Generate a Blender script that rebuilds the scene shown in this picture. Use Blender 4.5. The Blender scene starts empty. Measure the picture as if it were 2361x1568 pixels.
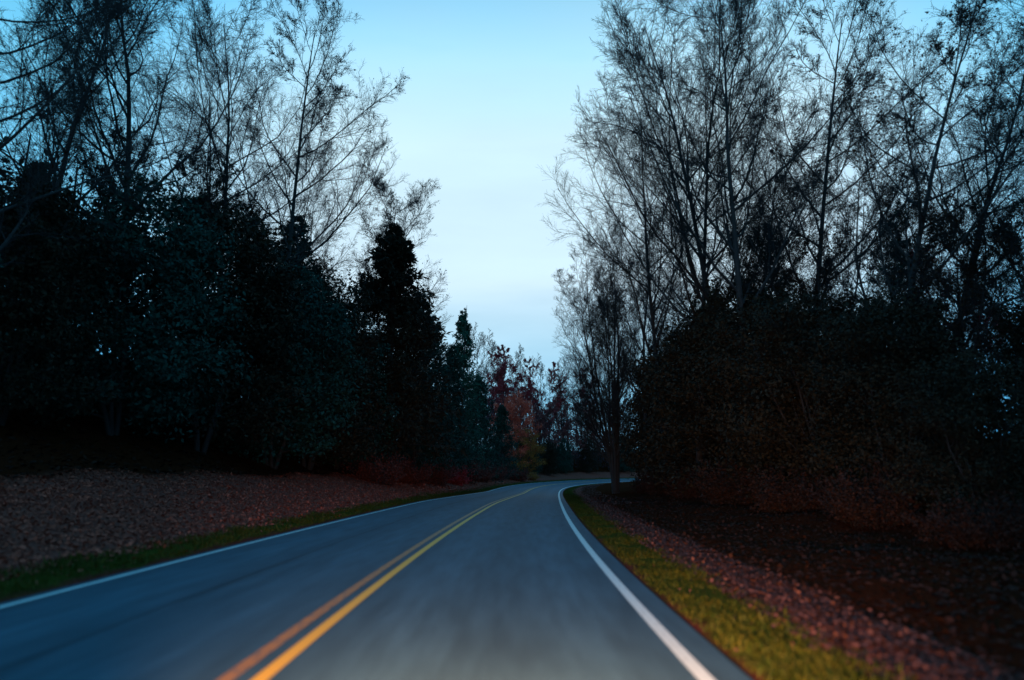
import bpy, math
import numpy as np

# ------------------------------------------------------------------ camera, sky, sun, exposure
scene = bpy.context.scene
col = scene.collection
R_ = math.radians
LENS, SENSOR = 22.0, 36.0
W0, H0 = 2360.0, 1568.0
FPX = W0 * LENS / SENSOR
PITCH = math.atan((1095 - H0 / 2) / FPX)
YAW = math.atan((1290 - W0 / 2) / FPX * math.cos(PITCH))
cam_d = bpy.data.cameras.new("camera")
cam_d.lens, cam_d.sensor_width = LENS, SENSOR
cam_d.clip_start, cam_d.clip_end = 0.05, 6000
cam_d.dof.use_dof = True
cam_d.dof.focus_distance = 70
cam_d.dof.aperture_fstop = 0.42
cam = bpy.data.objects.new("camera", cam_d)
col.objects.link(cam)
cam.location = (0, 0, 1.45)
cam.rotation_euler = (math.pi / 2 + PITCH, 0, YAW)
scene.camera = cam

SUN_EL, SUN_AZ = 24.0, 200.0
world = bpy.data.worlds.new("World")
scene.world = world
world.use_nodes = True
wn, wl = world.node_tree.nodes, world.node_tree.links
wn.clear()
w_out = wn.new("ShaderNodeOutputWorld")
w_bg = wn.new("ShaderNodeBackground")
w_tc = wn.new("ShaderNodeTexCoord")
w_sep = wn.new("ShaderNodeSeparateXYZ")
wl.new(w_tc.outputs["Generated"], w_sep.inputs[0])
w_ramp = wn.new("ShaderNodeValToRGB")          # overcast dusk: pale low down, deep blue overhead
stops = [(0.00, (.17, .50, .74)), (0.12, (.26, .62, .88)), (0.20, (.47, .79, 1.0)), (0.30, (.69, .93, 1.08)),
         (0.50, (.66, .94, 1.08)), (0.60, (.48, .86, 1.08)), (0.72, (.14, .60, .98)), (1.0, (.04, .40, .78))]
cr = w_ramp.color_ramp
while len(cr.elements) < len(stops):
    cr.elements.new(0.5)
for e, (p, c) in zip(cr.elements, stops):
    e.position = p
    e.color = (*c, 1)
w_map = wn.new("ShaderNodeMapping")
w_map.inputs["Scale"].default_value = (1.2, 1.2, 5.5)
w_noise = wn.new("ShaderNodeTexNoise")
w_noise.inputs["Scale"].default_value = 1.6
w_noise.inputs["Detail"].default_value = 5
w_noise.inputs["Roughness"].default_value = 0.5
wl.new(w_tc.outputs["Generated"], w_map.inputs[0])
wl.new(w_map.outputs[0], w_noise.inputs["Vector"])
w_m = wn.new("ShaderNodeMath")
w_m.operation = "MULTIPLY_ADD"
w_m.inputs[1].default_value = 0.10
w_m.inputs[2].default_value = -0.05
wl.new(w_noise.outputs[0], w_m.inputs[0])
w_add = wn.new("ShaderNodeMath")
w_add.operation = "ADD"
wl.new(w_sep.outputs["Z"], w_add.inputs[0])
wl.new(w_m.outputs[0], w_add.inputs[1])
wl.new(w_add.outputs[0], w_ramp.inputs[0])
w_sky = wn.new("ShaderNodeTexSky")
w_sky.sky_type = "NISHITA"
w_sky.sun_disc = False
w_sky.sun_elevation = R_(SUN_EL)
w_sky.sun_rotation = R_(SUN_AZ)
w_skm = wn.new("ShaderNodeVectorMath")
w_skm.operation = "SCALE"
w_skm.inputs["Scale"].default_value = 0.10
wl.new(w_sky.outputs[0], w_skm.inputs[0])
w_mix = wn.new("ShaderNodeMixRGB")
w_mix.inputs[0].default_value = 0.04
wl.new(w_ramp.outputs[0], w_mix.inputs[1])
wl.new(w_skm.outputs[0], w_mix.inputs[2])
w_cl = wn.new("ShaderNodeMapRange")
w_cl.inputs["From Min"].default_value = .35
w_cl.inputs["From Max"].default_value = .65
w_cl.inputs["To Min"].default_value = .93
w_cl.inputs["To Max"].default_value = 1.05
wl.new(w_noise.outputs[0], w_cl.inputs["Value"])
w_cm = wn.new("ShaderNodeVectorMath")
w_cm.operation = "SCALE"
w_dot = wn.new("ShaderNodeVectorMath")          # the afterglow lies ahead; the sky to the sides is deeper teal
w_dot.operation = "DOT_PRODUCT"
w_dot.inputs[1].default_value = (0.0, 0.944, 0.33)
wl.new(w_tc.outputs["Generated"], w_dot.inputs[0])
w_glow = wn.new("ShaderNodeMapRange")
w_glow.interpolation_type = "SMOOTHSTEP"
w_glow.inputs["From Min"].default_value = .76
w_glow.inputs["From Max"].default_value = .955
wl.new(w_dot.outputs["Value"], w_glow.inputs["Value"])
w_tint = wn.new("ShaderNodeMixRGB")
w_tint.inputs[1].default_value = (.30, .74, .97, 1)
w_tint.inputs[2].default_value = (1.02, 1.0, 1.0, 1)
wl.new(w_glow.outputs[0], w_tint.inputs[0])
w_mul = wn.new("ShaderNodeMixRGB")
w_mul.blend_type = "MULTIPLY"
w_mul.inputs[0].default_value = 1.0
wl.new(w_mix.outputs[0], w_mul.inputs[1])
wl.new(w_tint.outputs[0], w_mul.inputs[2])
wl.new(w_mul.outputs[0], w_cm.inputs[0])
wl.new(w_cl.outputs[0], w_cm.inputs["Scale"])
wl.new(w_cm.outputs[0], w_bg.inputs[0])
w_bg.inputs[1].default_value = 1.0
wl.new(w_bg.outputs[0], w_out.inputs[0])

sun_d = bpy.data.lights.new("sun", "SUN")
sun_d.energy, sun_d.angle, sun_d.color = 0.14, R_(40), (1.0, 0.75, 0.62)
sun = bpy.data.objects.new("sun", sun_d)
col.objects.link(sun)
sun.rotation_euler = (R_(90 - SUN_EL), 0, R_(180 - SUN_AZ))

HEAD_W = 5000.0
for k, hx in enumerate((-1.05, 0.25)):          # the two low beams of the car the photograph is taken from
    hd = bpy.data.lights.new("headlight_beam", "SPOT")
    hd.energy, hd.color = HEAD_W, (1.0, 0.49, 0.25)
    hd.spot_size, hd.spot_blend, hd.shadow_soft_size = R_(80), 1.0, 0.06
    ho = bpy.data.objects.new("headlight_beam", hd)
    col.objects.link(ho)
    ho.location = (hx, 1.5, 0.68)
    ho.rotation_euler = (R_(90 - 13), 0, R_(-3))

vs = scene.view_settings
vs.view_transform, vs.look, vs.exposure, vs.gamma = "Standard", "None", 0.0, 1.0
vs.use_curve_mapping = False
scene.render.film_transparent = False
scene.cycles.max_bounces = 5
scene.cycles.diffuse_bounces = 3

# ------------------------------------------------------------------ helpers
UP = np.array([0, 0, 1.0])


def norm(v):
    return v / (np.linalg.norm(v, axis=-1, keepdims=True) + 1e-12)


def mesh_quads(name, V, F, mats, midx=None, smooth=False, attrs=None, uv=None):
    me = bpy.data.meshes.new(name)
    V = np.ascontiguousarray(V, np.float32)
    F = np.ascontiguousarray(F, np.int32)
    n = F.shape[1]
    me.vertices.add(len(V))
    me.vertices.foreach_set("co", V.ravel())
    me.loops.add(F.size)
    me.loops.foreach_set("vertex_index", F.ravel())
    me.polygons.add(len(F))
    me.polygons.foreach_set("loop_start", np.arange(0, F.size, n, dtype=np.int32))
    for m in mats:
        me.materials.append(m)
    if midx is not None:
        me.polygons.foreach_set("material_index", np.ascontiguousarray(midx, np.int32))
    if smooth:
        me.polygons.foreach_set("use_smooth", np.ones(len(F), bool))
    me.update(calc_edges=True)
    for k, a in (attrs or {}).items():
        at = me.attributes.new(k, "FLOAT", "POINT")
        at.data.foreach_set("value", np.ascontiguousarray(a, np.float32))
    if uv is not None:
        l = me.uv_layers.new(name="uv")
        l.data.foreach_set("uv", np.ascontiguousarray(uv[F.ravel()], np.float32).ravel())
    me.validate()
    return me


def link(name, me, parent=None, **props):
    o = bpy.data.objects.new(name, me)
    col.objects.link(o)
    if parent is not None:
        o.parent = parent
    for k, v in props.items():
        o[k] = v
    return o


def tubes(pts, rad, S):
    """pts (N,K,3), rad (N,K) -> verts, quads"""
    N, K, _ = pts.shape
    tan = np.gradient(pts, axis=1)
    tan = norm(tan)
    ref = np.array([0.31, 0.77, 0.12])
    a = norm(np.cross(tan, ref))
    b = np.cross(tan, a)
    ang = np.arange(S) * 2 * math.pi / S
    V = pts[:, :, None, :] + rad[:, :, None, None] * (a[:, :, None, :] * np.cos(ang)[:, None] + b[:, :, None, :] * np.sin(ang)[:, None])
    idx = np.arange(N * K * S).reshape(N, K, S)
    A = idx[:, :-1, :]
    B = idx[:, 1:, :]
    F = np.stack([A, np.roll(A, -1, 2), np.roll(B, -1, 2), B], -1).reshape(-1, 4)
    return V.reshape(-1, 3), F


def leaf_cards(C, n_dir, length, width, rng):
    """pointed rhombus leaves: C (N,3) base, n_dir (N,3) direction"""
    d = norm(n_dir)
    s = norm(np.cross(d, norm(rng.normal(size=d.shape))))
    L = length[:, None]
    Wd = width[:, None]
    nrm = np.cross(d, s)
    V = np.stack([C, C + d * L * .45 + s * Wd * .5 + nrm * L * .06, C + d * L, C + d * L * .45 - s * Wd * .5 + nrm * L * .06], 1)
    F = np.arange(len(C) * 4).reshape(-1, 4)
    return V.reshape(-1, 3), F


class Acc:
    def __init__(self):
        self.V, self.F, self.M, self.n = [], [], [], 0

    def add(self, VF, m=0):
        V, F = VF
        self.V.append(V)
        self.F.append(F + self.n)
        self.M.append(np.full(len(F), m))
        self.n += len(V)

    def build(self, name, mats, smooth=False):
        return mesh_quads(name, np.concatenate(self.V), np.concatenate(self.F), mats, np.concatenate(self.M), smooth)


def grow(P, D, L, K, up, wob, rng):
    pts = [P]
    d = norm(D)
    st = (L / K)[:, None]
    for k in range(K):
        d = norm(d + UP * up + rng.normal(size=d.shape) * wob)
        pts.append(pts[-1] + d * st)
    return np.stack(pts, 1)


def sprout(pts, rad, per, t0, t1, ang, frac, rng, taper=.55, jit=.35, rfrac=.55):
    N, K, _ = pts.shape
    t = np.linspace(t0, t1, per)[None, :] + rng.uniform(-.5, .5, (N, per)) * (t1 - t0) / per
    t = np.clip(t, 0, .999)
    x = t * (K - 1)
    i = np.floor(x).astype(int)
    fr = (x - i)[..., None]
    rows = np.arange(N)[:, None]
    P = pts[rows, i] * (1 - fr) + pts[rows, i + 1] * fr
    T = norm(pts[rows, i + 1] - pts[rows, i])
    r = rad[rows, i] * (1 - fr[..., 0]) + rad[rows, i + 1] * fr[..., 0]
    plen = np.linalg.norm(np.diff(pts, axis=1), axis=2).sum(1)[:, None]
    perp = norm(np.cross(T, norm(rng.normal(size=T.shape))))
    a = R_(ang) * (1 + rng.uniform(-jit, jit, t.shape))[..., None]
    D = T * np.cos(a) + perp * np.sin(a)
    L = plen * frac * (1 - taper * t) * rng.uniform(.65, 1.25, t.shape)
    return P.reshape(-1, 3), D.reshape(-1, 3), L.ravel(), (r * rfrac).ravel()


def rads(r0, r1, K):
    return r0[:, None] + (r1[:, None] - r0[:, None]) * np.linspace(0, 1, K + 1)[None, :] ** .85


# ------------------------------------------------------------------ materials
def new_mat(name):
    m = bpy.data.materials.new(name)
    m.use_nodes = True
    nt = m.node_tree
    return m, nt.nodes, nt.links, nt.nodes["Principled BSDF"]


def leaf_mat(name, c1, c2, rough=.7, trans=.0):
    m, n, l, b = new_mat(name)
    g = n.new("ShaderNodeNewGeometry")
    mx = n.new("ShaderNodeMixRGB")
    mx.inputs[1].default_value = (*c1, 1)
    mx.inputs[2].default_value = (*c2, 1)
    l.new(g.outputs["Random Per Island"], mx.inputs[0])
    l.new(mx.outputs[0], b.inputs["Base Color"])
    b.inputs["Roughness"].default_value = rough
    b.inputs["Specular IOR Level"].default_value = .10
    return m


def bark_mat(name, c1, c2):
    m, n, l, b = new_mat(name)
    tc = n.new("ShaderNodeTexCoord")
    mp = n.new("ShaderNodeMapping")
    mp.inputs["Scale"].default_value = (9, 9, 1.6)
    no = n.new("ShaderNodeTexNoise")
    no.inputs["Scale"].default_value = 1.5
    no.inputs["Detail"].default_value = 6
    mx = n.new("ShaderNodeMixRGB")
    mx.inputs[1].default_value = (*c1, 1)
    mx.inputs[2].default_value = (*c2, 1)
    l.new(tc.outputs["Object"], mp.inputs[0])
    l.new(mp.outputs[0], no.inputs["Vector"])
    l.new(no.outputs[0], mx.inputs[0])
    l.new(mx.outputs[0], b.inputs["Base Color"])
    bp = n.new("ShaderNodeBump")
    bp.inputs["Strength"].default_value = .6
    bp.inputs["Distance"].default_value = .03
    l.new(no.outputs[0], bp.inputs["Height"])
    l.new(bp.outputs[0], b.inputs["Normal"])
    b.inputs["Roughness"].default_value = .9
    b.inputs["Specular IOR Level"].default_value = .15
    return m


M_bark = bark_mat("bark", (.018, .017, .018), (.05, .045, .045))
M_twig = bark_mat("twig_bark", (.016, .018, .02), (.035, .035, .038))
M_dead = leaf_mat("withered_leaves", (.03, .016, .010), (.05, .026, .016))
M_green = leaf_mat("evergreen_leaves", (.006, .026, .021), (.013, .052, .040))
M_olive = leaf_mat("dull_leaves", (.012, .012, .008), (.030, .023, .013))
M_red = leaf_mat("dark_red_leaves", (.20, .02, .028), (.36, .05, .06))
M_rust = leaf_mat("rust_leaves", (.13, .04, .045), (.24, .075, .07))
M_plum = leaf_mat("plum_brown_leaves", (.04, .03, .042), (.09, .055, .07))
M_teal = leaf_mat("bright_evergreen_leaves", (.010, .048, .036), (.022, .095, .068))
M_orange = leaf_mat("orange_red_leaves", (.40, .055, .036), (.58, .11, .06))
M_yellow = leaf_mat("yellow_brown_leaves", (.17, .072, .014), (.27, .12, .025))
M_brush = leaf_mat("reddish_brush", (.08, .020, .015), (.16, .04, .03))
M_brush_dark = leaf_mat("dark_brush", (.020, .010, .007), (.04, .016, .011))
M_grass = leaf_mat("grass_blades", (.018, .038, .004), (.056, .052, .006), .6)
M_litter_shaded = leaf_mat("shaded_leaf", (.017, .007, .005), (.036, .014, .009), .9)  # litter under the woods, its colour darkened for the shade there
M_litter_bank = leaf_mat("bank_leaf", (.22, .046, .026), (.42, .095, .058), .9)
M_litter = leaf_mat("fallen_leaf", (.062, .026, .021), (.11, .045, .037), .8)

# ------------------------------------------------------------------ road line and terrain
KS = np.array([0, 15, 30, 45, 60, 80, 100, 130.])
KV = np.array([4.87453e-03, 2.05604e-03, 1.10026e-03, -2.3e-05, 1.02734e-03, 6.94709e-03, 1.31902e-02, 1.93881e-02])
ds = .25
s_ax = np.arange(-40, 190, ds)
kap = np.where(s_ax < 0, 0.001, np.interp(s_ax, KS, KV))
th = np.cumsum(kap) * ds
i0 = int(round(40 / ds))
th = th - th[i0] - 8.94805e-02
cx = np.cumsum(np.sin(th)) * ds
cy = np.cumsum(np.cos(th)) * ds
cx += -2.0728 - cx[i0]
cy += 2.0 - cy[i0]
nx, ny = np.cos(th), -np.sin(th)
bank = np.interp(s_ax, [0, 40, 90, 140], [.0232, .0341, .045, .045])
zc = np.interp(s_ax, [0, 30, 60, 100, 140, 190], [0, .069, -.258, .133, .718, 1.6])
ker = np.hanning(41)
ker /= ker.sum()
zc = np.convolve(np.pad(zc, 20, mode="edge"), ker, mode="valid")
HW = 3.42
EL, ER = -HW - .16, HW + .36            # edges of the asphalt
rng0 = np.random.default_rng(7)


def near_road(x, y):
    out_i = np.empty(x.shape, int)
    for a in range(0, len(x), 4000):
        dx = x[a:a + 4000, None] - cx[None, ::2]
        dy = y[a:a + 4000, None] - cy[None, ::2]
        out_i[a:a + 4000] = (dx * dx + dy * dy).argmin(1) * 2
    dx, dy = x - cx[out_i], y - cy[out_i]
    side = dx * nx[out_i] + dy * ny[out_i]
    dist = np.hypot(dx, dy)
    return out_i, np.sign(side + 1e-9) * dist


def bumps(x, y):
    return (np.sin(x * .9 + y * .37) + np.sin(x * .41 - y * .83 + 2) + .6 * np.sin(x * 2.1 + 1.3 * y) + .5 * np.sin(2.9 * y - 1.7 * x + 1)) / 3


def terrain(x, y, full=False):
    x = np.atleast_1d(np.asarray(x, float))
    y = np.atleast_1d(np.asarray(y, float))
    i, u = near_road(x, y)
    zr = zc[i] - bank[i] * np.clip(u, EL, ER)
    wl_ = np.maximum(0, EL - u)
    wr_ = np.maximum(0, u - ER)
    left = np.interp(wl_, [0, .25, 1.0, 2.5, 4.5, 6.0, 7.5, 14, 30, 60, 120, 4000], [-.02, .02, .09, .38, .82, 1.15, 1.6, 5.0, 11, 15, 18, 30])
    left = np.where(left > 1.6, 1.6 + (left - 1.6) * np.interp(s_ax[i], [58, 105], [1, .45]), left)
    right = np.interp(wr_, [0, .25, 1.0, 2.0, 4.0, 8, 20, 60, 140, 4000], [-.03, .0, .02, .05, .12, .35, 1.4, 6, 14, 30])
    inside = (wl_ == 0) & (wr_ == 0)
    z = zr + np.where(inside, -.06, np.where(u < 0, left, right))
    far = np.clip(np.maximum(wl_, wr_) - 1.5, 0, 6) / 6
    z = z + far * .22 * bumps(x, y) + np.clip(np.maximum(wl_, wr_) / 1.0, 0, 1) * .02 * np.sin(x * 5 + 3 * np.sin(y * 2)) * np.sin(y * 4.3)
    return (z, u) if full else z


def graded(lo, hi, c0, c1, fine, growth):
    a = list(np.arange(c0, c1, fine))
    st, v = fine, a[-1]
    while v < hi:
        st *= growth
        v += st
        a.append(v)
    st, v = fine, a[0]
    while v > lo:
        st *= growth
        v -= st
        a.insert(0, v)
    return np.array(a)


gx = graded(-1500, 1500, -16, 10, .22, 1.09)
gy = graded(-300, 2500, -4, 45, .3, 1.035)
GX, GY = np.meshgrid(gx, gy)
gz, gu = terrain(GX.ravel(), GY.ravel(), True)
nxg, nyg = len(gx), len(gy)
idx = np.arange(nxg * nyg).reshape(nyg, nxg)
GF = np.stack([idx[:-1, :-1], idx[:-1, 1:], idx[1:, 1:], idx[1:, :-1]], -1).reshape(-1, 4)

mg, n, l, b = new_mat("forest_ground")
at = n.new("ShaderNodeAttribute")
at.attribute_name = "u"
geo = n.new("ShaderNodeNewGeometry")
nz = n.new("ShaderNodeTexNoise")
nz.inputs["Scale"].default_value = 1.3
nz.inputs["Detail"].default_value = 6
nz.inputs["Roughness"].default_value = .65
l.new(geo.outputs["Position"], nz.inputs["Vector"])
jm = n.new("ShaderNodeMath")
jm.operation = "MULTIPLY_ADD"
jm.inputs[1].default_value = 1.0
jm.inputs[2].default_value = -.5
l.new(nz.outputs[0], jm.inputs[0])
ja = n.new("ShaderNodeMath")
ja.operation = "ADD"
l.new(at.outputs["Fac"], ja.inputs[0])
l.new(jm.outputs[0], ja.inputs[1])
mr = n.new("ShaderNodeMapRange")
mr.inputs["From Min"].default_value = -16
mr.inputs["From Max"].default_value = 16
l.new(ja.outputs[0], mr.inputs["Value"])
rp = n.new("ShaderNodeValToRGB")
c_floor_shaded, c_lit, c_grs, c_dirt = (.040, .011, .005), (.17, .052, .038), (.035, .045, .008), (.10, .025, .018)  # first tone: forest floor, with the undergrowth's shade darkened into its colour
gst = [(-16, c_floor_shaded), (-10.4, c_floor_shaded), (-9.6, c_lit), (-4.75, c_lit), (-4.45, c_grs), (-3.85, c_grs), (-3.7, c_dirt),
       (3.8, c_dirt), (4.0, c_grs), (4.75, c_grs), (4.95, c_lit), (5.6, c_lit), (5.9, c_floor_shaded), (16, c_floor_shaded)]
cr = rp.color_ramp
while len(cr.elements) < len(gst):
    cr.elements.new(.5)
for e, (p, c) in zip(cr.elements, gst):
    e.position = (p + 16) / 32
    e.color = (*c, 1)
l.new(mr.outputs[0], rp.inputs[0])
n2 = n.new("ShaderNodeTexNoise")
n2.inputs["Scale"].default_value = 14
n2.inputs["Detail"].default_value = 8
n2.inputs["Roughness"].default_value = .75
l.new(geo.outputs["Position"], n2.inputs["Vector"])
r2 = n.new("ShaderNodeMapRange")
r2.inputs["From Min"].default_value = .3
r2.inputs["From Max"].default_value = .7
r2.inputs["To Min"].default_value = .45
r2.inputs["To Max"].default_value = 1.5
l.new(n2.outputs[0], r2.inputs["Value"])
mm = n.new("ShaderNodeVectorMath")
mm.operation = "SCALE"
l.new(rp.outputs[0], mm.inputs[0])
l.new(r2.outputs[0], mm.inputs["Scale"])
l.new(mm.outputs[0], b.inputs["Base Color"])
bp = n.new("ShaderNodeBump")
bp.inputs["Distance"].default_value = .06
bp.inputs["Strength"].default_value = .8
l.new(n2.outputs[0], bp.inputs["Height"])
l.new(bp.outputs[0], b.inputs["Normal"])
b.inputs["Roughness"].default_value = 1
b.inputs["Specular IOR Level"].default_value = 0
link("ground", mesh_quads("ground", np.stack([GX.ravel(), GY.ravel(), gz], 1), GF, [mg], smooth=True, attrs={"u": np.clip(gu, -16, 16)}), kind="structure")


def strip(us, dz, s0, s1, thick=0.0, step=2):
    sel = np.arange(int((s0 + 40) / ds), int((s1 + 40) / ds), step)
    us = np.asarray(us, float)
    X = cx[sel, None] + nx[sel, None] * us
    Y = cy[sel, None] + ny[sel, None] * us
    Z = zc[sel, None] - bank[sel, None] * us + dz
    V = np.stack([X, Y, Z], -1)
    uv = np.stack([np.broadcast_to(us[None, :], X.shape), np.broadcast_to(s_ax[sel, None], X.shape)], -1)
    K, S = X.shape
    ix = np.arange(K * S).reshape(K, S)
    F = np.stack([ix[:-1, :-1], ix[:-1, 1:], ix[1:, 1:], ix[1:, :-1]], -1).reshape(-1, 4)
    return V.reshape(-1, 3), F, uv.reshape(-1, 2)


# asphalt: coordinates are (distance across, distance along) in metres
ma, n, l, b = new_mat("asphalt")
uvn = n.new("ShaderNodeUVMap")
uvn.uv_map = "uv"
sp = n.new("ShaderNodeSeparateXYZ")
l.new(uvn.outputs[0], sp.inputs[0])
mp = n.new("ShaderNodeMapping")
mp.inputs["Scale"].default_value = (2.4, .30, 1)
l.new(uvn.outputs[0], mp.inputs[0])
nA = n.new("ShaderNodeTexNoise")            # long wear streaks along the lanes
nA.inputs["Scale"].default_value = 2.2
nA.inputs["Detail"].default_value = 6
l.new(mp.outputs[0], nA.inputs["Vector"])
nB = n.new("ShaderNodeTexNoise")            # stone grain
nB.inputs["Scale"].default_value = 90
nB.inputs["Detail"].default_value = 4
nB.inputs["Roughness"].default_value = .8
l.new(uvn.outputs[0], nB.inputs["Vector"])
wv = n.new("ShaderNodeMath")                # wheel tracks: polished bands
wv.operation = "PINGPONG"
wv.inputs[1].default_value = .86
l.new(sp.outputs["X"], wv.inputs[0])
mrx = n.new("ShaderNodeMapRange")
mrx.inputs["From Min"].default_value = .2
mrx.inputs["From Max"].default_value = .86
mrx.inputs["To Min"].default_value = .86
mrx.inputs["To Max"].default_value = 1.1
l.new(wv.outputs[0], mrx.inputs["Value"])
mra = n.new("ShaderNodeMapRange")
mra.inputs["From Min"].default_value = .3
mra.inputs["From Max"].default_value = .7
mra.inputs["To Min"].default_value = .78
mra.inputs["To Max"].default_value = 1.2
l.new(nA.outputs[0], mra.inputs["Value"])
mrb = n.new("ShaderNodeMapRange")
mrb.inputs["From Min"].default_value = .25
mrb.inputs["From Max"].default_value = .75
mrb.inputs["To Min"].default_value = .6
mrb.inputs["To Max"].default_value = 1.45
l.new(nB.outputs[0], mrb.inputs["Value"])


def mul(n, l, a, bb):
    q = n.new("ShaderNodeMath")
    q.operation = "MULTIPLY"
    l.new(a, q.inputs[0])
    l.new(bb, q.inputs[1])
    return q.outputs[0]


fac = mul(n, l, mul(n, l, mrx.outputs[0], mra.outputs[0]), mrb.outputs[0])
# sealed paving seam in the oncoming lane
sm = n.new("ShaderNodeMath")
sm.operation = "ADD"
sm.inputs[1].default_value = 1.75
l.new(sp.outputs["X"], sm.inputs[0])
sm1 = n.new("ShaderNodeMath")
sm1.operation = "MULTIPLY_ADD"
sm1.inputs[1].default_value = .16
l.new(nA.outputs[0], sm1.inputs[0])
l.new(sm.outputs[0], sm1.inputs[2])
sm2 = n.new("ShaderNodeMath")
sm2.operation = "ABSOLUTE"
l.new(sm1.outputs[0], sm2.inputs[0])
sm3 = n.new("ShaderNodeMapRange")
sm3.inputs["From Min"].default_value = .012
sm3.inputs["From Max"].default_value = .06
sm3.inputs["To Min"].default_value = .6
l.new(sm2.outputs[0], sm3.inputs["Value"])
fac = mul(n, l, fac, sm3.outputs[0])
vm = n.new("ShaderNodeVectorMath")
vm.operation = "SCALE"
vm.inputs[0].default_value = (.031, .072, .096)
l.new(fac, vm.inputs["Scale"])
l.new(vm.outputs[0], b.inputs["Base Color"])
bp = n.new("ShaderNodeBump")
bp.inputs["Strength"].default_value = .35
bp.inputs["Distance"].default_value = .006
l.new(nB.outputs[0], bp.inputs["Height"])
l.new(bp.outputs[0], b.inputs["Normal"])
b.inputs["Roughness"].default_value = .72
b.inputs["Specular IOR Level"].default_value = .2


def paint_mat(name, c, wear, under=(.05, .06, .065)):
    m, n, l, b = new_mat(name)
    uvn = n.new("ShaderNodeUVMap")
    uvn.uv_map = "uv"
    mp = n.new("ShaderNodeMapping")
    mp.inputs["Scale"].default_value = (14, 2.2, 1)
    l.new(uvn.outputs[0], mp.inputs[0])
    no = n.new("ShaderNodeTexNoise")
    no.inputs["Scale"].default_value = 2.2
    no.inputs["Detail"].default_value = 8
    no.inputs["Roughness"].default_value = .7
    l.new(mp.outputs[0], no.inputs["Vector"])
    mr = n.new("ShaderNodeMapRange")
    mr.inputs["From Min"].default_value = wear - .12
    mr.inputs["From Max"].default_value = wear + .12
    l.new(no.outputs[0], mr.inputs["Value"])
    mx = n.new("ShaderNodeMixRGB")
    mx.inputs[1].default_value = (*under, 1)
    mx.inputs[2].default_value = (*c, 1)
    l.new(mr.outputs[0], mx.inputs[0])
    l.new(mx.outputs[0], b.inputs["Base Color"])
    b.inputs["Roughness"].default_value = .6
    return m


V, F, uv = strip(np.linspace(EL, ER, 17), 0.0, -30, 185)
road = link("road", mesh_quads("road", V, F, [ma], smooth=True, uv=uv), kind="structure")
M_white = paint_mat("white_paint", (.46, .55, .52), .33)
M_yel = paint_mat("yellow_paint", (.62, .31, .02), .27)
M_yel2 = paint_mat("worn_yellow_paint", (.36, .14, .03), .44)


def marking(name, u, w, m):
    V, F, uv = strip([u - w / 2, u, u + w / 2], .004, -28, 183)
    return link(name, mesh_quads(name, V, F, [m], uv=uv), road)


marking("edge_line", -HW, .085, M_white)["label"] = "thin white line along the outer edge of the oncoming lane"
marking("edge_line", HW, .13, M_white)["label"] = "white line along the near edge of the road"
marking("centre_line", .12, .115, M_yel)["label"] = "bright yellow centre line"
marking("centre_line", -.12, .115, M_yel2)["label"] = "dull worn yellow centre line"


# ------------------------------------------------------------------ grass blades and fallen leaves on the ground
def along(N, s0, s1, u0, u1, rng, power=1.0):
    s = s0 + (s1 - s0) * rng.uniform(0, 1, N) ** power
    u = rng.uniform(u0, u1, N)
    u += np.clip(rng.normal(0, .09, N), 0, 1) * (np.sign(u0) if abs(u1) > abs(u0) else np.sign(u1)) * (u1 - u0 < 2)
    f = lambda a: np.interp(s, s_ax, a)
    return f(cx) + f(nx) * u, f(cy) + f(ny) * u


def grass(name, spans, rng):
    Vs, Fs, c = [], [], 0
    for (N, s0, s1, u0, u1, h, pw) in spans:
        x, y = along(N, s0, s1, u0, u1, rng, pw)
        pat = np.sin(x * 3.1 + 2 * np.sin(y * 1.3)) + np.sin(y * 2.3 - x * 1.7) + .7 * np.sin(y * 6.1 + x * 4)
        kp = pat > rng.normal(-1.3, .9, N)
        x, y, pat = x[kp], y[kp], pat[kp]
        N = len(x)
        z = terrain(x, y) - .01
        hh = h * rng.uniform(.4, 1.2, N) * (1 + .18 * pat) * np.where(rng.uniform(0, 1, N) > .97, 1.6, 1)
        d = norm(np.stack([rng.normal(0, .55, N), rng.normal(0, .55, N), np.ones(N)], 1))
        P = np.stack([x, y, z], 1)
        V, F = leaf_cards(P, d, hh, hh * .10 + .004, rng)
        Vs.append(V)
        Fs.append(F + c)
        c += len(V)
    return link(name, mesh_quads(name, np.concatenate(Vs), np.concatenate(Fs), [M_grass]), kind="stuff")


rg = np.random.default_rng(11)
grass("grass", [(52000, -2, 60, 3.86, 4.85, .072, 1.9), (9000, 40, 105, 3.86, 5.1, .10, 1.0), (30000, 0, 55, -4.6, -3.7, .10, 1.3), (16000, 35, 130, -5.2, -3.7, .12, 1.0)], rg)


def litter(name, spans, rng, mat=None):
    Vs, Fs, c = [], [], 0
    for (N, s0, s1, u0, u1, sz, pw) in spans:
        x, y = along(N, s0, s1, u0, u1, rng, pw)
        z = terrain(x, y) + rng.uniform(.0, .025, N)
        d = norm(np.stack([rng.normal(0, 1, N), rng.normal(0, 1, N), rng.normal(0, .28, N)], 1))
        s_ = norm(np.cross(d, norm(np.stack([rng.normal(0, .3, N), rng.normal(0, .3, N), np.ones(N)], 1))))
        L = (sz * rng.uniform(.3, 1.0, N) ** 1.4 * 1.7)[:, None]
        P = np.stack([x, y, z], 1)
        V = np.stack([P, P + d * L * .45 + s_ * L * .33 + UP * .012, P + d * L, P + d * L * .45 - s_ * L * .33 + UP * .012], 1).reshape(-1, 3)
        F = np.arange(N * 4).reshape(-1, 4)
        Vs.append(V)
        Fs.append(F + c)
        c += len(V)
    return link(name, mesh_quads(name, np.concatenate(Vs), np.concatenate(Fs), [mat or M_litter]), kind="stuff")


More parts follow.
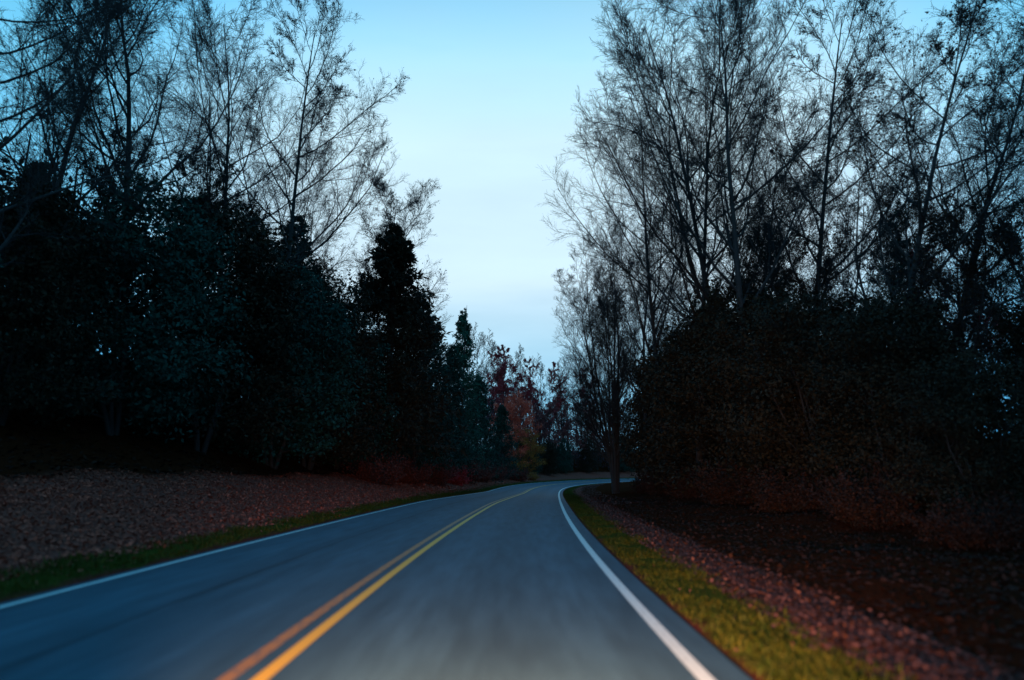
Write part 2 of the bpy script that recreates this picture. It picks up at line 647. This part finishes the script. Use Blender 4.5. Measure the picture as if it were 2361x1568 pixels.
litter("fallen_leaves", [(90000, 0, 48, -10.2, -4.35, .062, 1.4), (9000, 40, 100, -9, -4.8, .14, 1.0), (500, 0, 45, -4.5, -3.8, .07, 1.5)], np.random.default_rng(12), M_litter_bank)
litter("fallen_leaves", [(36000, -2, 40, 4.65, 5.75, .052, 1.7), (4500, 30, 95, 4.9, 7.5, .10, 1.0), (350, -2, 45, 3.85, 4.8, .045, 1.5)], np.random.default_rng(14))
litter("forest_floor_leaves", [(34000, 0, 40, 5.5, 13, .075, 1.3), (16000, 0, 45, -18, -10, .14, 1.2)], np.random.default_rng(13), M_litter_shaded)


# ------------------------------------------------------------------ trees
def bare_tree(seed, H, r, clear=.3, limbs=15, ang=50, spread=.42, up=.10, stems=1, n2=9, n3=8, n4=6, leaves=0, leaf_mat_=None, leaf_sz=.10, bush=0.0, minr=.0055):
    rng = np.random.default_rng(seed)
    K0 = 12
    if stems == 1:
        P = np.zeros((1, 3))
        D = np.array([[rng.normal(0, .03), rng.normal(0, .03), 1]])
        t_pts = grow(P, D, np.array([H * .92]), K0, .03, .035, rng)
        t_r = rads(np.array([r]), np.array([r * .10]), K0)
    else:
        az = np.arange(stems) * 2 * math.pi / stems + rng.uniform(0, 1)
        P = np.stack([np.cos(az) * r * .5, np.sin(az) * r * .5, np.full(stems, -.1)], 1)
        tl = rng.uniform(.05, .24, stems)
        D = np.stack([np.cos(az) * tl, np.sin(az) * tl, np.ones(stems)], 1)
        t_pts = grow(P, D, H * rng.uniform(.75, .97, stems), K0, .05, .04, rng)
        t_r = rads(np.full(stems, r * .6), np.full(stems, r * .05), K0)
    t_r[:, 0] *= 1.35
    tr = Acc()
    tr.add(tubes(t_pts, t_r, 9))
    p1 = sprout(t_pts, t_r, limbs, clear, .97, ang, spread, rng, .62, .35, .6)
    b1 = grow(p1[0], p1[1], p1[2], 7, up, .10, rng)
    r1 = rads(p1[3], np.maximum(p1[3] * .15, .012), 7)
    tr.add(tubes(b1, r1, 5))
    cr_ = Acc()
    p2 = sprout(b1, r1, n2, .2, .98, 42, .45, rng, .5, .4, .6)
    b2 = grow(p2[0], p2[1], p2[2], 5, up * .8, .14, rng)
    r2 = rads(np.maximum(p2[3], .010), np.maximum(p2[3] * .3, minr * 1.2), 5)
    cr_.add(tubes(b2, r2, 3))
    p3 = sprout(b2, r2, n3, .15, .98, 38, .5, rng, .45, .4, .6)
    b3 = grow(p3[0], p3[1], np.minimum(p3[2], 1.9), 4, .05, .16, rng)
    r3 = rads(np.full(len(p3[0]), minr * 1.15), np.full(len(p3[0]), minr * .8), 4)
    cr_.add(tubes(b3, r3, 3))
    last = b3
    if n4:
        p4 = sprout(b3, r3, n4, .1, .98, 36, .55, rng, .4, .4, .6)
        b4 = grow(p4[0], p4[1], np.clip(p4[2], .15, .8), 2, .04, .15, rng)
        r4 = rads(np.full(len(p4[0]), minr * .85), np.full(len(p4[0]), minr * .55), 2)
        cr_.add(tubes(b4, r4, 3))
        last = b4
    mats = [M_twig]
    if leaves:
        mats.append(leaf_mat_)
        j = rng.integers(0, len(last), leaves)
        # leaves cling in patches, not evenly
        cen = last[j, 0]
        keep = (np.sin(cen[:, 0] * .9 + seed) + np.sin(cen[:, 1] * 1.1) + np.sin(cen[:, 2] * .8 + 1)) > rng.normal(-.6, .8, leaves)
        j = j[keep]
        C = last[j, rng.integers(0, last.shape[1], len(j))] + rng.normal(0, .04, (len(j), 3))
        d = norm(rng.normal(size=(len(j), 3)) - UP * .5)
        L = leaf_sz * rng.uniform(.6, 1.4, len(j))
        cr_.add(leaf_cards(C, d, L, L * .6, rng), 1)
    return tr.build("trunk", [M_bark], True), cr_.build("crown", mats)


def conifer(seed, H, r, R, base=.06, whorls=34, n2=11, dens=7, mat=None, sz=.26):
    rng = np.random.default_rng(seed)
    t_pts = grow(np.zeros((1, 3)), np.array([[0, 0, 1.]]), np.array([H]), 12, .05, .012, rng)
    t_r = rads(np.array([r]), np.array([.02]), 12)
    tr = Acc()
    tr.add(tubes(t_pts, t_r, 9))
    N = whorls * 5
    t = np.sort(rng.uniform(base, .985, N))
    z = t * H
    az = rng.uniform(0, 2 * math.pi, N)
    prof = (1 - t) ** .75 * np.clip((t - base) / .12 + .55, 0, 1)
    L = R * prof * rng.uniform(.55, 1.2, N) + .25 * np.clip((1 - t) / .12, .25, 1)
    D = np.stack([np.cos(az), np.sin(az), .15 + .5 * t], 1)
    P = np.stack([np.zeros(N), np.zeros(N), z], 1)
    b1 = grow(P, D, L, 6, -.045, .08, rng)
    r1 = rads(np.clip(L * .012, .012, .06), np.full(N, .006), 6)
    cr_ = Acc()
    cr_.add(tubes(b1, r1, 3), 1)
    p2 = sprout(b1, r1, n2, .15, .99, 52, .42, rng, .5, .3, .5)
    b2 = grow(p2[0], p2[1], np.clip(p2[2], .2, 1.6), 3, -.06, .1, rng)
    for q in range(dens):
        tt = rng.uniform(.02, .98, len(b2)) * 3
        i = np.minimum(tt.astype(int), 2)
        fr = (tt - i)[:, None]
        rows = np.arange(len(b2))
        C = b2[rows, i] * (1 - fr) + b2[rows, i + 1] * fr
        T = norm(b2[rows, i + 1] - b2[rows, i])
        d = norm(T * .8 + rng.normal(size=T.shape) * .55 - UP * .15)
        Ls = sz * rng.uniform(.5, 1.4, len(b2)) * np.clip((H - C[:, 2]) / (.12 * H) + .35, .35, 1)
        cr_.add(leaf_cards(C, d, Ls, Ls * .33, rng), 0)
    return tr.build("trunk", [M_bark], True), cr_.build("crown", [mat or M_green, M_twig])


def leafy(seed, H, r, Rr, N=26000, mat=None, sz=.16, stems=3, low=.06, clumps=150):
    """dense low-branched understorey tree: several stems, many leaf clumps through the volume"""
    rng = np.random.default_rng(seed)
    az = rng.uniform(0, 6.28, stems)
    tl = rng.uniform(.05, .35, stems)
    P = np.stack([np.cos(az) * r, np.sin(az) * r, np.full(stems, -.15)], 1)
    D = np.stack([np.cos(az) * tl, np.sin(az) * tl, np.ones(stems)], 1)
    t_pts = grow(P, D, H * rng.uniform(.7, .9, stems), 9, .05, .07, rng)
    t_r = rads(np.full(stems, r), np.full(stems, r * .15), 9)
    tr = Acc()
    tr.add(tubes(t_pts, t_r, 7))
    p1 = sprout(t_pts, t_r, 12, .12, .97, 58, .42, rng, .5, .3, .6)
    b1 = grow(p1[0], p1[1], np.minimum(p1[2], Rr * 1.1), 6, .07, .12, rng)
    r1 = rads(np.maximum(p1[3], .012), np.full(len(b1), .008), 6)
    tr.add(tubes(b1, r1, 4))
    cr_ = Acc()
    p2 = sprout(b1, r1, 7, .2, .98, 45, .5, rng, .4, .4, .6)
    b2 = grow(p2[0], p2[1], np.clip(p2[2], .3, 2.2), 4, .04, .16, rng)
    cr_.add(tubes(b2, rads(np.full(len(b2), .010), np.full(len(b2), .005), 4), 3), 1)
    # clumps
    cz = rng.uniform(low, 1, clumps)
    prof = np.sqrt(np.clip(1 - ((cz - .42) / .60) ** 2, .05, 1))
    ca = rng.uniform(0, 6.28, clumps)
    cr2 = Rr * prof * np.sqrt(rng.uniform(.1, 1, clumps)) * rng.uniform(.75, 1.15, clumps)
    CC = np.stack([np.cos(ca) * cr2, np.sin(ca) * cr2, cz * H], 1)
    n1 = N * 6 // 10
    j = rng.integers(0, clumps, n1)
    sc = rng.uniform(.25, .55, clumps)[j, None] * np.array([1, 1, .65])
    C1 = CC[j] + np.clip(rng.normal(size=(n1, 3)), -1.7, 1.7) * sc * np.sqrt(H / 9)
    j2 = rng.integers(0, len(b2), N - n1)
    C2 = b2[j2, rng.integers(1, 5, N - n1)] + rng.normal(0, .12, (N - n1, 3))
    C = np.concatenate([C1, C2])
    C[:, 2] = np.maximum(C[:, 2], .05)
    d = norm(rng.normal(size=C.shape) - UP * .35)
    L = sz * rng.uniform(.5, 1.4, len(C))
    cr_.add(leaf_cards(C, d, L, L * .55, rng), 0)
    return tr.build("trunk", [M_bark], True), cr_.build("crown", [mat or M_green, M_twig])


def brush(seed, H, Rr, mat, N=5000, sz=.09, twigs=90):
    rng = np.random.default_rng(seed)
    az = rng.uniform(0, 6.28, twigs)
    rr = Rr * .45 * np.sqrt(rng.uniform(0, 1, twigs))
    P = np.stack([np.cos(az) * rr, np.sin(az) * rr, np.full(twigs, -.1)], 1)
    D = np.stack([np.cos(az) * .5, np.sin(az) * .5, np.ones(twigs)], 1) + rng.normal(0, .2, (twigs, 3))
    b1 = grow(P, D, H * rng.uniform(.5, 1.15, twigs), 5, .0, .13, rng)
    st = Acc()
    st.add(tubes(b1, rads(np.full(twigs, .011), np.full(twigs, .004), 5), 3))
    p2 = sprout(b1, rads(np.full(twigs, .01), np.full(twigs, .004), 5), 7, .25, .98, 42, .38, rng)
    b2 = grow(p2[0], p2[1], p2[2], 3, .03, .15, rng)
    st.add(tubes(b2, rads(np.full(len(b2), .005), np.full(len(b2), .003), 3), 3))
    j = rng.integers(0, len(b2), N)
    C = b2[j, rng.integers(0, 4, N)] + rng.normal(0, .05, (N, 3))
    L = sz * rng.uniform(.5, 1.4, N)
    fo = Acc()
    fo.add(leaf_cards(C, norm(rng.normal(size=C.shape)), L, L * .6, rng))
    return st.build("stems", [M_twig]), fo.build("foliage", [mat])


PARTS2 = ("trunk", "crown")


def su(st, u):
    i = int((st + 40) / ds)
    return cx[i] + nx[i] * u, cy[i] + ny[i] * u


def plant(name, meshes, x, y, label, cat, group, rz=0.0, sc=1.0, lean=(0, 0), parts=PARTS2, sz=None):
    """an Empty at the foot, its parts as children sharing mesh data with other plants of the kind"""
    o = bpy.data.objects.new(name, None)
    col.objects.link(o)
    o.empty_display_size = .3
    o.location = (x, y, float(terrain(x, y)[0]) - .12)
    o.rotation_mode = "ZYX"
    o.rotation_euler = (R_(lean[0]), R_(lean[1]), R_(rz))
    o.scale = (sc, sc, sc * (sz or 1))
    o["label"], o["category"], o["group"] = label, cat, group
    for p, me in zip(parts, meshes):
        link(p, me, o)
    return o


bareA = bare_tree(1, 21, .17, .26, 25, 46, .42, .12, n2=11, n3=9, n4=10, minr=.005, leaves=4000, leaf_mat_=M_dead, leaf_sz=.09)
bareB = bare_tree(2, 23, .18, .30, 25, 46, .46, .12, n2=11, n3=9, n4=10, minr=.005)
bareC = bare_tree(3, 19, .15, .2, 25, 48, .45, .11, n2=11, n3=9, n4=10, minr=.005, leaves=7000, leaf_mat_=M_dead, leaf_sz=.09)
bareD = bare_tree(4, 24, .17, .26, 26, 42, .46, .13, n2=11, n3=9, n4=10, minr=.005)
forked = bare_tree(5, 23, .27, .16, 17, 36, .40, .11, stems=7, n2=11, n3=10, n4=8, minr=.006)
sapA = bare_tree(9, 10.5, .09, .12, 26, 40, .40, .12, n2=10, n3=8, n4=7, minr=.006, leaves=9000, leaf_mat_=M_dead, leaf_sz=.09)
sapB = bare_tree(10, 11, .09, .10, 28, 44, .42, .12, n2=10, n3=8, n4=7, minr=.006, leaves=5000, leaf_mat_=M_green, leaf_sz=.11)
rustA = bare_tree(7, 17, .18, .15, 20, 50, .44, .09, n4=6, leaves=40000, leaf_mat_=M_rust, leaf_sz=.15, minr=.012)
redA = bare_tree(6, 22, .2, .25, 17, 50, .44, .09, n4=6, leaves=46000, leaf_mat_=M_red, leaf_sz=.14, minr=.012)
farB = bare_tree(8, 23, .2, .22, 18, 48, .42, .10, n4=7, minr=.012)
orangeA = leafy(21, 12, .12, 3.6, 22000, M_orange, .15, 2, .25, 60)
yellowA = leafy(22, 9, .10, 4.0, 18000, M_yellow, .14, 3, .15, 60)
hemA = conifer(31, 14, .2, 3.6, .03, 40, 11, 10, None, .30)
hemB = conifer(32, 19, .26, 4.4, .05, 44, 12, 10, None, .32)
pineN = conifer(33, 21.5, .24, 3.3, .05, 46, 12, 11, M_teal, .30)
leafG1 = leafy(41, 9, .10, 3.4, 30000, M_green, .17)
leafG2 = leafy(42, 9, .10, 3.2, 28000, M_olive, .16)
leafG3 = leafy(43, 8, .09, 3.8, 30000, M_olive, .15, 4)
bigE = conifer(44, 19.5, .34, 5.6, .10, 60, 14, 11, M_olive, .34)
br1 = brush(51, 1.7, 1.5, M_brush)
br2 = brush(52, 1.3, 1.3, M_brush, 6000)
br3 = brush(53, 1.5, 1.4, M_red, 6000, .11)
br5 = brush(55, 1.4, 1.4, M_brush_dark, 6500)
br6 = brush(56, 1.7, 1.5, M_brush_dark, 6500)
br4 = brush(54, 1.2, 1.2, M_yellow, 3500, .09)

NTH = ["nearest", "second", "third", "fourth", "fifth", "sixth", "seventh", "eighth", "ninth", "tenth", "eleventh", "twelfth", "thirteenth", "fourteenth", "fifteenth", "sixteenth"]


def nth(i):
    return NTH[i] if i == 0 else NTH[i] + " nearest"


# left bank: tall bare trees
for i, (x, y, v, rz, sc) in enumerate([(-16.0, 14.5, bareC, 20, 1.0), (-18.5, 20, bareA, 140, .95), (-17.6, 24, bareB, 250, 1.15), (-17, 29, bareD, 60, 1.05),
                                       (-16.4, 34.5, bareA, 10, 1.35), (-18, 41, bareD, 200, .85), (-14.6, 49, bareC, 100, 1.35)]):
    plant("bare_tree", v, x, y, "tall bare tree above the left bank, %s to the camera" % nth(i), "tree", "tall bare trees on the left bank", rz, sc)
# left bank: dense understorey
for i, (x, y, v, rz, sc) in enumerate([(-15.8, 12, leafG1, 90, .7), (-16.6, 17.5, leafG2, 40, .85), (-16.2, 22, leafG1, 200, 1.1), (-15.6, 26.5, leafG2, 120, 1.25),
                                       (-14.6, 31.5, leafG1, 310, 1.2), (-14.8, 36.5, leafG2, 70, 1.3), (-14.6, 40.5, leafG1, 20, 1.1)]):
    plant("understory_tree", v, x, y, "leafy low tree crowding the left bank, %s to the camera" % nth(i), "tree", "leafy low trees on the left bank", rz, sc)
for i, (x, y, v, rz, sc) in enumerate([(-20, 21, hemA, 80, .62), (-19.5, 31, hemA, 160, .9), (-18, 40, hemB, 20, .85)]):
    plant("hemlock_tree", v, x, y, "dark green hemlock on the left slope behind leafy low trees, %s to the camera" % nth(i), "tree", "hemlocks on the left slope", rz, sc)
plant("evergreen_tree", bigE, -12.3, 44, "big dark evergreen tapering to a point, largest beside the left lane", "tree", "large trees beside the left lane", 30, 1.0)
plant("pine_tree", pineN, -11.8, 76, "slim green conifer, its pointed top alone in the gap past the big evergreen", "tree", "conifers by the bend", 0, 1.0)
for i, (x, y, v, rz, sc) in enumerate([(-12.2, 53, hemB, 50, .88), (-12.6, 61, hemB, 170, .88), (-12.0, 69, hemB, 260, .8), (-10.8, 84, hemA, 40, 1.0), (-8.6, 95, hemA, 120, .8)]):
    plant("hemlock_tree", v, x, y, "dark green hemlock lining the left lane near the bend, %s to the camera" % nth(i), "tree", "hemlocks towards the bend", rz, sc)
for i, (x, y, v, rz, sc) in enumerate([(-19, 24, sapA, 10, 1.15), (-18, 28, sapB, 100, 1.2), (-17.5, 32, sapA, 200, 1.2), (-16.8, 36, sapB, 300, 1.25), (-16.5, 41, sapA, 60, 1.25), (-16, 46, sapB, 150, 1.25)]):
    plant("young_tree", v, x, y, "slim young twiggy tree topping the leafy left bank, %s to the camera" % nth(i), "tree", "young trees on the left bank", rz, sc)
# far side of the bend
ORD = ["first", "second", "third", "fourth", "fifth", "sixth"]
for i, (x, y, rz, sc) in enumerate([(104, -14, 0, .92), (110, -15, 70, .95), (116, -14, 200, .9), (122, -15, 310, .9), (130, -14, 20, .92)]):
    x, y = su(x, y)
    plant("red_leaved_tree", redA, x, y, "thin tree holding dark red leaves past the bend, %s from the left" % ORD[i], "tree", "red-leaved trees past the bend", rz, sc)
for i, (x, y, v, rz, sc) in enumerate([(106, -19, farB, 90, 1.05), (112, -21, farB, 140, 1.05), (118, -19, farB, 200, 1.0), (124, -20, farB, 130, .95), (130, -20, farB, 40, .95), (139, -17, farB, 10, .95)]):
    x, y = su(x, y)
    plant("bare_tree", v, x, y, "grey bare tree past the bend, %s from the left" % ORD[i], "tree", "bare trees past the bend", rz, sc)
for i, (x, y, rz, sc) in enumerate([(108, -11.5, 30, .8), (115, -11, 120, .78), (122, -11.5, 240, .82), (129, -11, 300, .85), (137, -12, 80, .9)]):
    x, y = su(x, y)
    plant("rust_leaved_tree", rustA, x, y, "muted rust-brown leaved tree lining the outside of the bend, %s from the left" % ORD[i], "tree", "rust-leaved trees at the bend", rz, sc)
plant("orange_leaved_tree", orangeA, *su(102, -9.0), "small tree with bright orange red leaves outside the bend", "tree", "autumn trees at the bend", 0, 1.12)
plant("yellow_leaved_tree", yellowA, *su(103.5, -8), "low spreading tree with yellow brown leaves below the orange red one", "tree", "autumn trees at the bend", 0, .9)
for i, (x, y, v, rz, sc) in enumerate([(107, -9, leafG1, 0, .72), (113, -8.5, leafG2, 50, .7), (119, -9.5, leafG1, 130, .75), (127, -9.5, leafG2, 220, .8), (136, -9.5, leafG1, 10, .85)]):
    x, y = su(x, y)
    plant("understory_tree", v, x, y, "dark bushy low tree outside the bend, %s from the left" % ORD[i], "tree", "low trees at the bend", rz, sc)

# right side
plant("forked_tree", forked, 4.9, 57, "bare tree forking into many upright stems where the road disappears", "tree", "bare trees along the right verge", 15, 1.0)
for i, (x, y, v, rz, sc) in enumerate([(13.5, 9, bareC, 40, 1.0), (10.5, 13.5, bareA, 200, 1.0), (15, 18, bareD, 120, 1.0), (9.6, 21, bareC, 300, 1.05), (14, 26, bareA, 15, 1.05), (8.6, 29, bareB, 90, 1.25),
                                       (7.6, 36, bareD, 160, 1.25), (12, 41, bareC, 250, 1.35), (7.4, 44, bareB, 330, 1.25), (7.0, 52, bareA, 60, 1.15), (9.5, 60, bareB, 100, .95), (16, 40, bareC, 180, 1.1), (8.8, 33, bareD, 20, 1.3), (18, 27, bareA, 270, 1.1), (11.5, 32, bareA, 330, 1.3)]):
    plant("bare_tree", v, x, y, "tall fine-branched bare tree in the right woods, %s to the camera" % nth(i), "tree", "tall bare trees on the right", rz, sc, lean=(0, [22, 20, 18, 18, 15, -6, 6, 11, -2, -2, 0, 16, -4, 19, 8][i]))
for i, (x, y, v, rz, sc) in enumerate([(9.0, 11, leafG3, 80, .30), (9.4, 15, leafG3, 160, .48), (9.6, 19, leafG2, 30, .70), (9.6, 24, leafG3, 230, .98), (9.4, 29, leafG2, 110, 1.0), (9.6, 34, leafG3, 300, 1.35), (9.4, 40, leafG2, 60, 1.25), (9.2, 46, leafG3, 190, 1.3), (9.6, 54, leafG2, 250, 1.15), (10.5, 62, leafG3, 40, 1.2)]):
    plant("understory_tree", v, x, y, "dense blackish low tree fronting the right woods, %s to the camera" % nth(i), "tree", "low trees along the right woods", rz, sc)
for i, (x, y, v, rz, sc) in enumerate([(16, 14, leafG3, 20, .50), (15, 20, leafG2, 140, .66), (15, 28, leafG3, 220, .95), (15.5, 36, leafG2, 310, 1.1)]):
    plant("understory_tree", v, x, y, "dark low tree behind the front row of the right woods, %s to the camera" % nth(i), "tree", "low trees deeper in the right woods", rz, sc)
for i, (x, y, v, rz, sc) in enumerate([(12.5, 15, sapB, 0, .7), (12, 20, sapA, 90, .9), (12, 25, sapB, 180, 1.05), (11.5, 30, sapA, 270, 1.15), (10.5, 35, sapB, 30, 1.3), (9.5, 41, sapA, 120, 1.3), (8.5, 48, sapB, 220, 1.3), (7.5, 55, sapA, 310, 1.2), (17, 24, sapA, 45, 1.0)]):
    plant("young_tree", v, x, y, "slim young twiggy tree within the right woods, %s to the camera" % nth(i), "tree", "young trees in the right woods", rz, sc, lean=(0, 6))
plant("red_leaved_tree", redA, 15.0, 25, "slender tree with dark red leaves showing above the right woods", "tree", "red-leaved trees on the right", 50, .42)

# brush along the banks
for i, (x, y, v, rz, sc) in enumerate([(-11.5, 40, br1, 0, 1.2), (-11.3, 48, br2, 70, 1.4), (-11, 56, br1, 140, 1.4), (-10.6, 64, br3, 210, 1.2), (-10.6, 72, br1, 280, 1.6), (-10, 80, br2, 30, 1.6), (-9.0, 90, br1, 100, 1.5), (-6.5, 98, br2, 170, 1.4), (-4.6, 104.5, br4, 0, 1.1)]):
    nm = "bright red bush among the brown brush on the left bank" if v is br3 else "small yellowish bush at the far end of the left bank" if v is br4 else \
        "reddish brown bush beside the left lane, %s to the camera" % nth(i if i < 3 else i - 1)
    plant("bush", v, x, y, nm, "bush", "bushes on the left bank", rz, sc, parts=("stems", "foliage"))
for i, (x, y, v, rz, sc) in enumerate([(7.8, 8.5, br6, 0, .6), (7.6, 12.5, br5, 80, .7), (7.8, 17, br6, 160, .9), (7.6, 22, br5, 240, 1.0), (7.4, 28, br6, 320, 1.1), (7.0, 35, br5, 40, 1.1), (6.8, 43, br6, 120, 1.1), (6.9, 51, br5, 200, 1.0)]):
    plant("bush", v, x, y, "dark brown bush edging the right woods, %s to the camera" % nth(i), "bush", "bushes along the right woods", rz, sc, parts=("stems", "foliage"))


# deep woods behind, too far in to tell one tree from the next: one mass each side
def woods(name, pts, seed, mat, hmin, hmax, per):
    rng = np.random.default_rng(seed)
    a = Acc()
    P = np.array(pts, float)
    z0 = terrain(P[:, 0], P[:, 1])
    N = len(P)
    Hh = rng.uniform(hmin, hmax, N)
    base = np.stack([P[:, 0], P[:, 1], z0 - .2], 1)
    t = grow(base, np.stack([rng.normal(0, .05, N), rng.normal(0, .05, N), np.ones(N)], 1), Hh * 1.25, 6, .03, .04, rng)
    a.add(tubes(t, rads(np.full(N, .16), np.full(N, .04), 6), 5), 1)
    p1 = sprout(t, rads(np.full(N, .16), np.full(N, .04), 6), 12, .35, .97, 45, .28, rng)
    b1 = grow(p1[0], p1[1], p1[2], 4, .08, .12, rng)
    a.add(tubes(b1, rads(np.full(len(b1), .04), np.full(len(b1), .012), 4), 3), 1)
    for k in range(N):
        c = 16
        CC = np.stack([rng.normal(0, 1.7, c), rng.normal(0, 1.7, c), rng.uniform(.02, .95, c) * Hh[k]], 1) + base[k]
        j = rng.integers(0, c, per)
        C = CC[j] + rng.normal(size=(per, 3)) * np.array([.75, .75, .6])
        L = .34 * rng.uniform(.5, 1.4, per)
        a.add(leaf_cards(C, norm(rng.normal(size=C.shape)), L, L * .6, rng), 0)
    link(name, a.build(name, [mat, M_twig]), kind="stuff")


rw = np.random.default_rng(77)
woods("left_woods", [(-23 - 3.2 * (k % 3) + rw.normal(0, .6), 2 + k * 1.6 + rw.normal(0, .6)) for k in range(62)], 61, M_green, 7, 10, 620)
woods("right_woods", [(17 + 3.2 * (k % 3) + rw.normal(0, .6), 3 + k * 1.7 + rw.normal(0, .6)) for k in range(42)], 62, M_olive, 4, 7, 560)
fw = [(st, -12.5 - 4.2 * r + rw.normal(0, .7)) for r in range(5) for st in np.arange(76 + 4 * r, 178, 3.1) + rw.normal(0, .5)]
woods("far_woods", [su(st, u) for st, u in fw if not (st < 100 and u > -15)], 63, M_plum, 8, 14, 420)
